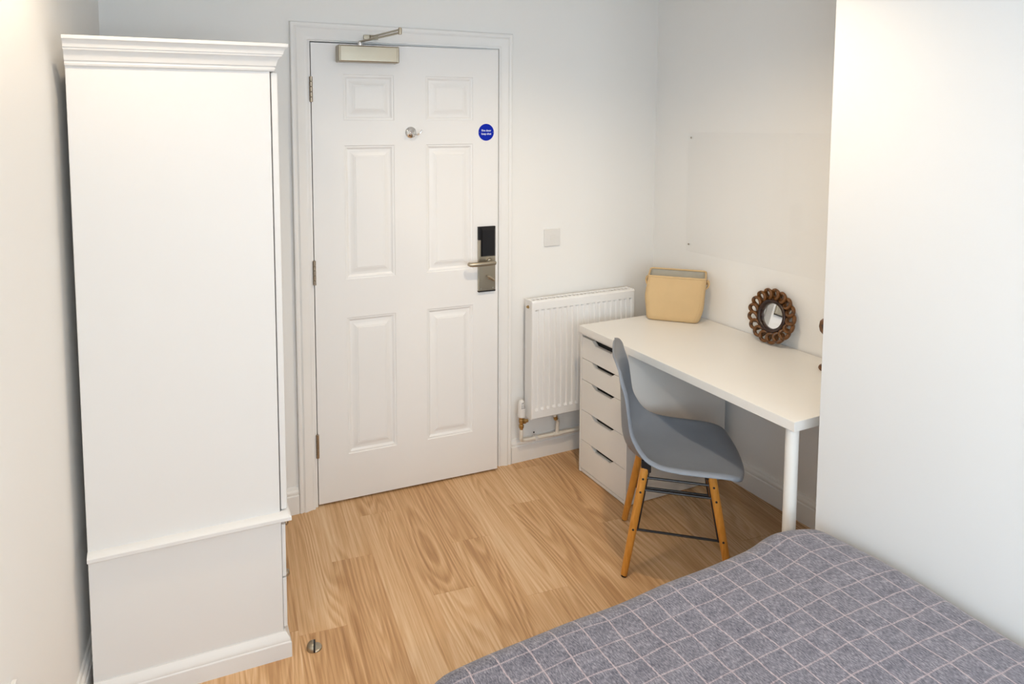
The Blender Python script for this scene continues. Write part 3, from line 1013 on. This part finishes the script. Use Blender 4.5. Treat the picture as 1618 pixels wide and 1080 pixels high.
# ------------------------------------------------------------------ chair
CC = Vector((1.2000, -0.9080, 0))
CANG = math.radians(-39.0)
ch = thing('side_chair', 'grey moulded plastic chair on tapered wooden legs pulled to desk', 'chair', CC, CANG)
ROWS = [(.236, .400, .095, .000, -.016), (.236, .409, .150, .002, -.020), (.226, .422, .186, .008, -.018), (.200, .430, .206, .014, -.010), (.150, .433, .218, .020, -.002),
        (.080, .429, .224, .026, 0), (.010, .424, .226, .032, 0), (-.060, .420, .226, .042, 0), (-.115, .421, .224, .058, .008), (-.155, .432, .220, .074, .020),
        (-.184, .456, .216, .080, .030), (-.201, .500, .212, .060, .036), (-.206, .560, .207, .030, .034), (-.209, .630, .203, .010, .030), (-.213, .700, .196, .000, .024),
        (-.220, .750, .190, -.003, .016), (-.227, .784, .183, -.006, .014), (-.236, .808, .162, -.008, .010), (-.244, .820, .116, -.006, .004)]
def cr(p0, p1, p2, p3, t):
    return [0.5 * ((2 * b) + (-a + c) * t + (2 * a - 5 * b + 4 * c - d) * t * t + (-a + 3 * b - 3 * c + d) * t ** 3) for a, b, c, d in zip(p0, p1, p2, p3)]
fine_rows = []
for i in range(len(ROWS) - 1):
    p = [ROWS[max(i - 1, 0)], ROWS[i], ROWS[i + 1], ROWS[min(i + 2, len(ROWS) - 1)]]
    for j in range(3):
        fine_rows.append(cr(*p, j / 3))
fine_rows.append(list(ROWS[-1]))
bm = BM()
NU = 24
grid = []
for ri, (s, z, w, rz, fs) in enumerate(fine_rows):
    row = []
    pa, pb = fine_rows[max(ri - 1, 0)], fine_rows[min(ri + 1, len(fine_rows) - 1)]
    tx, tz = (pb[0] + pb[4]) - (pa[0] + pa[4]), (pb[1] + pb[3]) - (pa[1] + pa[3])
    tl = math.hypot(tx, tz) or 1.0
    nx, nz = -tz / tl, tx / tl                 # towards the underside / rear of the shell
    edge = (s + fs, z + rz)
    def lip(sg, o_, d_):
        return bm.verts.new((edge[0] + nx * d_, sg * (w + o_), edge[1] + nz * d_))
    lk = min(1.0, min(ri, len(fine_rows) - 1 - ri) / 9.0)
    row += [lip(-1, 0.0105 * lk, 0.010 * lk), lip(-1, 0.0085 * lk, 0.0035 * lk)]
    for k in range(NU + 1):
        u = -1 + 2 * k / NU
        u = math.sin(u * PI / 2) * 0.35 + u * 0.65
        lf = abs(u) ** 2.6
        row.append(bm.verts.new((s + fs * lf, u * w, z + rz * lf)))
    row += [lip(1, 0.0085 * lk, 0.0035 * lk), lip(1, 0.0105 * lk, 0.010 * lk)]
    grid.append(row)
for a, b_ in zip(grid, grid[1:]):
    for k in range(NU + 4):
        bm.faces.new((a[k], a[k + 1], b_[k + 1], b_[k]))
shell = finish(bm, 'shell', 'shell', ch, 80)
sol = shell.modifiers.new('thickness', 'SOLIDIFY')
sol.thickness = 0.0075
sol.offset = 0
bv = shell.modifiers.new('round', 'BEVEL')
bv.width = 0.0024
bv.segments = 2
bv.limit_method = 'ANGLE'
bv.angle_limit = math.radians(50)
HF, HT, ZTOP = 0.190, 0.118, 0.402
feet = {}
for sx in (-1, 1):
    for sy in (-1, 1):
        f0 = Vector((sx * HF, sy * HF, 0.0))
        f1 = Vector((sx * HT, sy * HT, ZTOP))
        feet[sx, sy] = (f0, f1)
        bm = BM()
        d = (f1 - f0)
        tube(bm, [f0 + d * 0.012, f0 + d * 0.02, f0 + d * 0.5, f0 + d * 0.97, f0 + d * 0.985], [0.0112, 0.0126, 0.0150, 0.0160, 0.0145], 18)
        leg = finish(bm, 'leg', 'dowel', ch, 40)
        bm = BM()
        tube(bm, [f0, f0 + d * 0.012], [0.0095, 0.0105], 14)
        finish(bm, 'glide', 'rubber', leg)
        nrm = Vector((0, sy, 0.0))
        for tt in (0.90, 0.78, 0.44):
            bm = BM()
            p = f0 + d * tt
            r_ = 0.0118 + 0.0032 * tt
            lathe(bm, [(0, -0.002), (0.0042, -0.002), (0.0042, 0.0022), (0.003, 0.0032), (0.0, 0.0026)], p + nrm * r_, nrm, 10)
            finish(bm, 'bolt', 'black_metal', leg)
        # black strip running down the inner side of the leg
        bm = BM()
        off = Vector((-sx * 0.016, 0, 0))
        tube(bm, [f0 + d * 0.42 + off, f0 + d * 0.96 + off], 0.0042, 8)
        finish(bm, 'bracket_rod', 'black_metal', ch)
for sy in (-1, 1):
    for tt, r_ in ((0.43, 0.0046), (0.79, 0.0048), (0.90, 0.0050)):
        a = feet[-1, sy][0].lerp(feet[-1, sy][1], tt)
        b_ = feet[1, sy][0].lerp(feet[1, sy][1], tt)
        bm = BM()
        tube(bm, [a + Vector((0.014, 0, 0)), b_ + Vector((-0.014, 0, 0))], r_, 8)
        finish(bm, 'cross_bar', 'black_metal', ch)
for sx in (-1, 1):
    a = feet[sx, -1][0].lerp(feet[sx, -1][1], 0.88)
    b_ = feet[sx, 1][0].lerp(feet[sx, 1][1], 0.88)
    bm = BM()
    tube(bm, [a + Vector((-sx * 0.014, 0, 0)), b_ + Vector((-sx * 0.014, 0, 0))], 0.0045, 8)
    finish(bm, 'cross_bar', 'black_metal', ch)
for sx in (-1, 1):
    for sy in (-1, 1):
        bm = BM()
        x, y = sx * (HT - 0.004), sy * (HT - 0.002)
        box(bm, x - 0.018, x + 0.018, y - 0.014, y + 0.014, 0.382, 0.428, 0.004)
        finish(bm, 'seat_mount', 'black_metal', ch)

# ------------------------------------------------------------------ storage basket
tb = Vector((0.70296, -0.71123))
bk = thing('storage_basket', 'soft beige storage basket with grey lining standing in the desk corner', 'basket', (1.573, -0.293, H), math.atan2(tb.y, tb.x))
BW, BD, BH = 0.262, 0.140, 0.221
def rrect(cx, cy, hw, hd, r, n=6):
    pts = []
    for (sx, sy, a0) in ((1, 1, 0), (-1, 1, PI / 2), (-1, -1, PI), (1, -1, 1.5 * PI)):
        for i in range(n + 1):
            a = a0 + PI / 2 * i / n
            pts.append((cx + sx * (hw - r) + math.cos(a) * r, cy + sy * (hd - r) + math.sin(a) * r))
    return pts
def basket_ring(t, ins=0.0):
    bul = math.sin(min(max(t, 0), 1) * PI) ** 0.8
    hw = 0.122 + 0.010 * t + 0.010 * bul - ins
    hd = 0.058 + 0.012 * t + 0.006 * bul - ins
    cx = 0.118 + 0.016 * t
    cy = 0.062 + 0.004 * t
    r = max(0.030 - 0.012 * t, 0.014) - ins * 0.5
    pts = []
    for x, y in rrect(cx, cy, hw, hd, r):
        lean = (y / 0.13) * 0.012 * t          # back stands a little higher
        sag = -0.004 * (1 - t) * math.sin((x - cx) / hw * 1.5) if y < cy else 0
        pts.append(Vector((x + 0.002 * math.sin(9 * t + x * 20), y, BH * t + lean + 0.0)))
    return pts
bm = BM()
rings = []
for t in (0.0, 0.015, 0.05, 0.12, 0.22, 0.34, 0.46, 0.58, 0.70, 0.82, 0.92, 1.0):
    ins = 0.014 if t == 0 else (0.004 if t == 0.015 else 0.0)
    rings.append([bm.verts.new(p) for p in basket_ring(t, ins)])
for a, b_ in zip(rings, rings[1:]):
    for k in range(len(a)):
        bm.faces.new((a[k], a[(k + 1) % len(a)], b_[(k + 1) % len(a)], b_[k]))
bm.faces.new(rings[0][::-1])
finish(bm, 'body', 'beige', bk, 60)
bm = BM()
rings = []
for t in (1.0, 0.92, 0.8, 0.6, 0.4, 0.2, 0.06):
    pts = basket_ring(t, 0.005)
    wob = 0.004 if t < 0.99 else 0.0
    rings.append([bm.verts.new(p + Vector((wob * math.sin(p.x * 70 + t * 9), wob * math.sin(p.x * 60 + t * 14), 0))) for p in pts])
for a, b_ in zip(rings, rings[1:]):
    for k in range(len(a)):
        bm.faces.new((a[k], a[(k + 1) % len(a)], b_[(k + 1) % len(a)], b_[k]))
bm.faces.new(rings[-1])
finish(bm, 'lining', 'liner', bk, 60)['label'] = 'grey crinkled fabric lining'
bm = BM()
pts = basket_ring(1.0, 0.002)
ring = []
n_ = len(pts)
for i in range(n_):
    d = (pts[(i + 1) % n_] - pts[i - 1]).normalized()
    side = Vector((d.y, -d.x, 0))
    ring.append([bm.verts.new(pts[i] + (side * math.cos(a) + Vector((0, 0, 1)) * math.sin(a)) * 0.0048) for a in [2 * PI * k / 8 for k in range(8)]])
for i in range(n_):
    a, b_ = ring[i], ring[(i + 1) % n_]
    for k in range(8):
        bm.faces.new((a[k], a[(k + 1) % 8], b_[(k + 1) % 8], b_[k]))
finish(bm, 'rim_piping', 'beige', bk, 80)
bm = BM()
sp = []
for t in (0.04, 0.2, 0.4, 0.6, 0.8, 0.97):
    r_ = basket_ring(t)
    sp.append(r_[3 * 7 + 1] + Vector((-0.004, -0.0006, 0)))
tube(bm, sp, 0.0011, 6)
finish(bm, 'side_seam', 'beige', bk)
for s in (-1, 1):
    x0 = 0.134 + s * 0.1345
    bm = BM()
    tube(bm, [(x0 - s * 0.004, 0.045, 0.165), (x0 + s * 0.007, 0.050, 0.172), (x0 + s * 0.012, 0.062, 0.186), (x0 + s * 0.010, 0.068, 0.198), (x0 + s * 0.004, 0.070, 0.206)], 0.0046, 8)
    tube(bm, [(x0 + s * 0.002, 0.052, 0.205), (x0 + s * 0.009, 0.056, 0.192), (x0 + s * 0.010, 0.060, 0.176), (x0 + s * 0.002, 0.066, 0.166)], 0.0040, 8)
    hd_ = finish(bm, 'handle', 'beige', bk, 60)
    bm = BM()
    lathe(bm, [(0.0, 0.0), (0.0085, 0.0), (0.0085, 0.003), (0.005, 0.0035), (0.0, 0.002)], (x0 + s * 0.0005, 0.058, 0.192), (s, -0.2, 0), 14)
    finish(bm, 'eyelet', 'brass', hd_)

# ------------------------------------------------------------------ round mirror leaning on the wall
MR = 0.122
tilt = 0.178
mir = thing('round_mirror', 'small round mirror in a brown carved chain-link wooden frame', 'mirror', (1.801, -0.808, H + 0.0015))
# local: disc plane spanned by y and (leaning) up axis; normal towards -x and slightly up
UP = Vector((math.sin(tilt), 0, math.cos(tilt)))
SD = Vector((0, 1, 0))
NN = Vector((-math.cos(tilt), 0, math.sin(tilt)))
MC = UP * MR + NN * 0.0
def mp_(r, a, h):
    return MC + (SD * math.cos(a) + UP * math.sin(a)) * r + NN * h
bm = BM()
prof = [(0.054, -0.004), (0.0545, 0.004), (0.058, 0.011), (0.063, 0.014), (0.069, 0.013), (0.073, 0.008), (0.074, -0.004)]
rings = [[bm.verts.new(mp_(r, 2 * PI * k / 48, h)) for k in range(48)] for r, h in prof]
for i in range(len(rings)):
    a, b_ = rings[i], rings[(i + 1) % len(rings)]
    for k in range(48):
        bm.faces.new((a[k], a[(k + 1) % 48], b_[(k + 1) % 48], b_[k]))
finish(bm, 'inner_ring', 'carved_dark', mir, 50)
bm = BM()
vs_ = [bm.verts.new(mp_(0.0555, 2 * PI * k / 48, -0.003)) for k in range(48)]
v2 = [bm.verts.new(mp_(0.0555, 2 * PI * k / 48, -0.006)) for k in range(48)]
bm.faces.new(vs_)
bm.faces.new(v2[::-1])
for k in range(48):
    bm.faces.new((vs_[k], v2[k], v2[(k + 1) % 48], vs_[(k + 1) % 48]))
finish(bm, 'glass', 'mirror', mir)
NLINK = 17
rc = 0.0955
link = None
for i in range(NLINK):
    a = 2 * PI * (i + 0.3) / NLINK
    c = mp_(rc, a, 0.003)
    er = (SD * math.cos(a) + UP * math.sin(a))
    et = (-SD * math.sin(a) + UP * math.cos(a))
    mtx = Matrix((er, et, NN)).transposed().to_4x4()
    mtx.translation = c
    if link is None:
        bm = BM()
        seg, ms = 22, 8
        R1, R2 = 0.0195, 0.0165     # radial, tangential half-size
        tw = 0.62
        rr = []
        for k in range(seg):
            t = 2 * PI * k / seg
            p = Vector((R1 * math.cos(t), R2 * math.sin(t) * 1.12, 0.0085 * math.sin(t) + 0.003 * math.cos(2 * t)))
            tg = Vector((-R1 * math.sin(t), R2 * math.cos(t) * 1.12, 0.0075 * math.cos(t))).normalized()
            n1 = Vector((math.cos(t), math.sin(t), 0))
            n1 = (n1 - tg * n1.dot(tg)).normalized()
            n2 = tg.cross(n1)
            rr.append([bm.verts.new(p + (n1 * math.cos(2 * PI * j / ms) * 0.0074 + n2 * math.sin(2 * PI * j / ms) * 0.0088)) for j in range(ms)])
        for k in range(seg):
            A, B = rr[k], rr[(k + 1) % seg]
            for j in range(ms):
                bm.faces.new((A[j], A[(j + 1) % ms], B[(j + 1) % ms], B[j]))
        bmesh.ops.rotate(bm, verts=bm.verts[:], cent=(0, 0, 0), matrix=Matrix.Rotation(math.radians(-28), 3, 'Z'))
        link = finish(bm, 'link', 'carved', mir, 80)
        link.matrix_local = mtx
    else:
        instance(link, mir, mtx)

# ------------------------------------------------------------------ wooden ornament half hidden by the partition
orn = thing('wooden_candlestick', 'turned brown wooden ornament almost hidden behind the white partition edge', 'ornament', (1.752, -1.141, H))
bm = BM()
lathe(bm, [(0, 0), (0.040, 0.0), (0.043, 0.006), (0.040, 0.014), (0.030, 0.018), (0.016, 0.026), (0.012, 0.045), (0.016, 0.062), (0.011, 0.080), (0.010, 0.115), (0.015, 0.125), (0.012, 0.132), (0.0, 0.132)], (0, 0, 0), (0, 0, 1), 24)
finish(bm, 'stem', 'carved', orn, 50)
bm = BM()
lathe(bm, [(0, 0.130), (0.014, 0.130), (0.030, 0.138), (0.042, 0.152), (0.046, 0.170), (0.043, 0.190), (0.036, 0.198), (0.020, 0.200), (0.018, 0.190), (0.0, 0.188)], (0, 0, 0), (0, 0, 1), 24)
finish(bm, 'cup', 'carved', orn, 50)

# ------------------------------------------------------------------ clear acrylic panel on the wall
ac = thing('acrylic_panel', 'clear acrylic splash panel screwed to the wall above the desk', 'wall panel', (XR, -0.244, 1.0537))
bm = BM()
box(bm, -0.0055, -0.0015, -1.18, 0.0, 0.0, 0.5994, 0.0006, 1)
finish(bm, 'sheet', 'acrylic', ac)
for y, z in ((-0.0215, 0.5735), (-0.0215, 0.0335), (-1.1585, 0.5735), (-1.1585, 0.0335)):
    bm = BM()
    lathe(bm, [(0, 0), (0.0048, 0.0), (0.0044, 0.002), (0.0025, 0.0034), (0, 0.0036)], (-0.0055, y, z), (-1, 0, 0), 14)
    finish(bm, 'screw', 'steel', ac)

# ------------------------------------------------------------------ floor door stop
ds = thing('door_stop', 'half-dome metal door stop on the wooden floor', 'door stop', (-0.2105, -0.806, 0), 0.0)
def half_dome(bm, r, hgt, a0, a1, base, n=14, m_=8, dx=0.0):
    cols_ = []
    for i in range(n + 1):
        a = a0 + (a1 - a0) * i / n
        cols_.append([bm.verts.new((dx + math.cos(a) * r * math.cos(b), math.sin(a) * r * math.cos(b), base + hgt * math.sin(b))) for b in [PI / 2 * j / m_ for j in range(m_)]])
    apex = bm.verts.new((dx, 0, base + hgt))
    foot = [bm.verts.new((c[0].co.x, c[0].co.y, 0)) for c in cols_]
    for i in range(n):
        for j in range(m_ - 1):
            bm.faces.new((cols_[i][j], cols_[i + 1][j], cols_[i + 1][j + 1], cols_[i][j + 1]))
        bm.faces.new((cols_[i][m_ - 1], cols_[i + 1][m_ - 1], apex))
        bm.faces.new((foot[i], foot[i + 1], cols_[i + 1][0], cols_[i][0]))
    bm.faces.new(foot[::-1])
    bm.faces.new([foot[0]] + cols_[0] + [apex] + cols_[-1][::-1] + [foot[-1]])
# facing direction of the rubber: about +x, turned a little towards the door
ds.rotation_euler = (0, 0, -0.24)
bm = BM()
half_dome(bm, 0.0225, 0.020, PI / 2, 1.5 * PI, 0.004)
finish(bm, 'dome', 'nickel', ds, 40)
bm = BM()
half_dome(bm, 0.0215, 0.0200, PI / 2 - 0.001, 1.5 * PI, 0.004, dx=0.0058)
finish(bm, 'rubber_face', 'rubber', ds, 40)
bm = BM()
half_dome(bm, 0.0215, 0.006, -PI / 2, PI / 2, 0.002, dx=0.0059)
finish(bm, 'foot', 'nickel', ds, 40)

# ------------------------------------------------------------------ socket on the left wall (only its end shows)
sk = thing('wall_socket', 'white plastic socket low on the left wall at the picture edge', 'socket', (lwx(-1.325), -1.325, 0.475), PI / 2 - LW)
bm = BM()
box(bm, -0.146, 0.0, -0.011, 0.0, 0.0, 0.086, 0.003, 2)
plate = finish(bm, 'plate', 'plastic', sk)
for x in (-0.112, -0.044):
    bm = BM()
    box(bm, x - 0.009, x + 0.009, -0.014, -0.010, 0.050, 0.074, 0.001, 1)
    finish(bm, 'switch', 'plastic', plate)

# ------------------------------------------------------------------ bed and blanket
BX0, BX1, BYF, BYN = -0.135, 1.235, -1.500, -3.42
bed = thing('bed', 'double divan bed beneath the grey checked blanket', 'bed', ((BX0 + BX1) / 2, BYF, 0))
bx = (BX1 - BX0) / 2
bm = BM()
box(bm, -bx + 0.03, bx - 0.03, BYN - BYF, -0.06, 0.05, 0.27, 0.02, 3)
finish(bm, 'divan_base', 'divan', bed)
bm = BM()
box(bm, -bx + 0.025, bx - 0.025, BYN - BYF, -0.045, 0.27, 0.448, 0.05, 5)
finish(bm, 'mattress', 'mattress', bed)
for sx in (-1, 1):
    for y in (-0.16, BYN - BYF + 0.12):
        bm = BM()
        lathe(bm, [(0, 0), (0.020, 0), (0.024, 0.006), (0.024, 0.052), (0, 0.052)], (sx * (bx - 0.13), y, 0), (0, 0, 1), 14)
        finish(bm, 'foot', 'black', bed)

def fold(u, flat, r, drop):
    """u: arc length from the centre side; returns (advance, fall)"""
    if u <= flat:
        return u, 0.0
    a = (u - flat) / r
    if a < PI / 2:
        return flat + r * math.sin(a), r * (1 - math.cos(a))
    return flat + r, r + (u - flat - r * PI / 2)
bm = BM()
TOPZ, RF = 0.476, 0.072
NV = 150
NUU = 96
dropF, dropL, dropR = 0.28, 0.26, 0.045
Ltop = BYF - BYN
uv_layer = bm.loops.layers.uv.new('cloth')
xc = (BX0 + BX1) / 2
cl = {}
us, vs2 = [], []
nU0 = -(bx - 0.072 + 0.072 * PI / 2 - 0.072 + dropL)
nU1 = (bx - 0.075 + 0.075 * PI / 2 * 0.72)
for i in range(NUU + 1):
    us.append(nU0 + (nU1 - nU0) * i / NUU)
vtot = (Ltop - RF) + RF * PI / 2 + dropF
for j in range(NV + 1):
    vs2.append(vtot * j / NV)
def wob(x, y):
    return 0.0035 * math.sin(3.1 * x + 1.7 * y + 0.6) + 0.0030 * math.sin(7.3 * y - 4.2 * x) + 0.0018 * math.sin(13 * x + 9 * y + 1) + 0.0012 * math.sin(23 * x - 17 * y)
for i, u in enumerate(us):
    for j, v in enumerate(vs2):
        if u < 0:
            ax_, fx = fold(-u, bx - 0.072, 0.072, dropL)
            x = -ax_
        else:
            ax_, fx = fold(u, bx - 0.075, 0.075, dropR)
            x = ax_
        ay_, fy = fold(v, Ltop - RF, RF, dropF)
        y = BYN + ay_
        wx_ = xc + x
        # foot edge is a little out of square and fuller towards the partition corner
        fr = max(0.0, min(1.0, (ay_ - (Ltop - 0.5)) / 0.5))
        y += fr * (-0.040 * (1.15 - wx_) + 0.012)
        bulge = math.exp(-((wx_ - 1.03) / 0.085) ** 2) * math.exp(-((y - BYF + 0.06) / 0.16) ** 2)
        y += 0.022 * bulge
        z = TOPZ - fx - fy - 0.020 * math.exp(-((wx_ - 1.235) / 0.09) ** 2) * math.exp(-((y - BYF) / 0.16) ** 2)
        z += wob(wx_, y) * (1.0 if fy < 0.03 else 0.4)
        # slight dome of the mattress
        z -= 0.010 * (x / bx) ** 4
        if fy > RF:
            y += 0.010 * math.sin(wx_ * 17 + 0.5) * min(1, (fy - RF) / 0.2)
        if fx > 0.072 and u < 0:
            wx_ += 0.010 * math.sin(y * 15) * min(1, (fx - 0.072) / 0.2)
        z = max(z, 0.03)
        cl[i, j] = (bm.verts.new((wx_ - xc, y - BYF, z)), u, v)
for i in range(NUU):
    for j in range(NV):
        q = [cl[i, j], cl[i + 1, j], cl[i + 1, j + 1], cl[i, j + 1]]
        f = bm.faces.new([a[0] for a in q])
        for lp, a in zip(f.loops, q):
            lp[uv_layer].uv = (a[1], a[2])
bl = finish(bm, 'checked_blanket', 'wool', None, 180)
bl.location = (xc, BYF, 0)
so = bl.modifiers.new('thickness', 'SOLIDIFY')
so.thickness = 0.005
so.offset = -1
tag(bl, 'grey woollen blanket with thin pale pink check spread over bed', 'blanket')

# ------------------------------------------------------------------ ceiling downlights, the rear pair added as fill
for i, (x, y) in enumerate(LAMP_SPOTS):
    dl = thing('ceiling_downlight', ['ceiling downlight above the wardrobe side', 'ceiling downlight above the desk chair', 'added fill downlight behind the camera near left wall', 'added fill downlight behind the camera beyond the bed'][i], 'ceiling light', (x, y, CEIL), 0, 'ceiling downlights')
    bm = BM()
    lathe(bm, [(0.034, 0.0), (0.045, 0.0), (0.045, -0.004), (0.041, -0.007), (0.034, -0.006)], (0, 0, 0), (0, 0, 1), 32)
    finish(bm, 'trim_ring', 'nickel', dl)
    bm = BM()
    lathe(bm, [(0, -0.001), (0.0345, -0.001), (0.0345, -0.004), (0, -0.004)], (0, 0, 0), (0, 0, 1), 32)
    finish(bm, 'lens', 'lens', dl)
    ld = bpy.data.lights.new('downlight_bulb', 'SPOT')
    ld.energy = LAMP_WATTS[i]
    ld.color = LAMP_COLOR
    ld.shadow_soft_size = 0.03
    ld.spot_size = math.radians(152 if i < 2 else 174)
    ld.spot_blend = 0.8 if i < 2 else 0.5
    lo = bpy.data.objects.new('downlight_bulb', ld)
    COL.objects.link(lo)
    lo.parent = dl
    lo.location = (0, 0, -0.04)
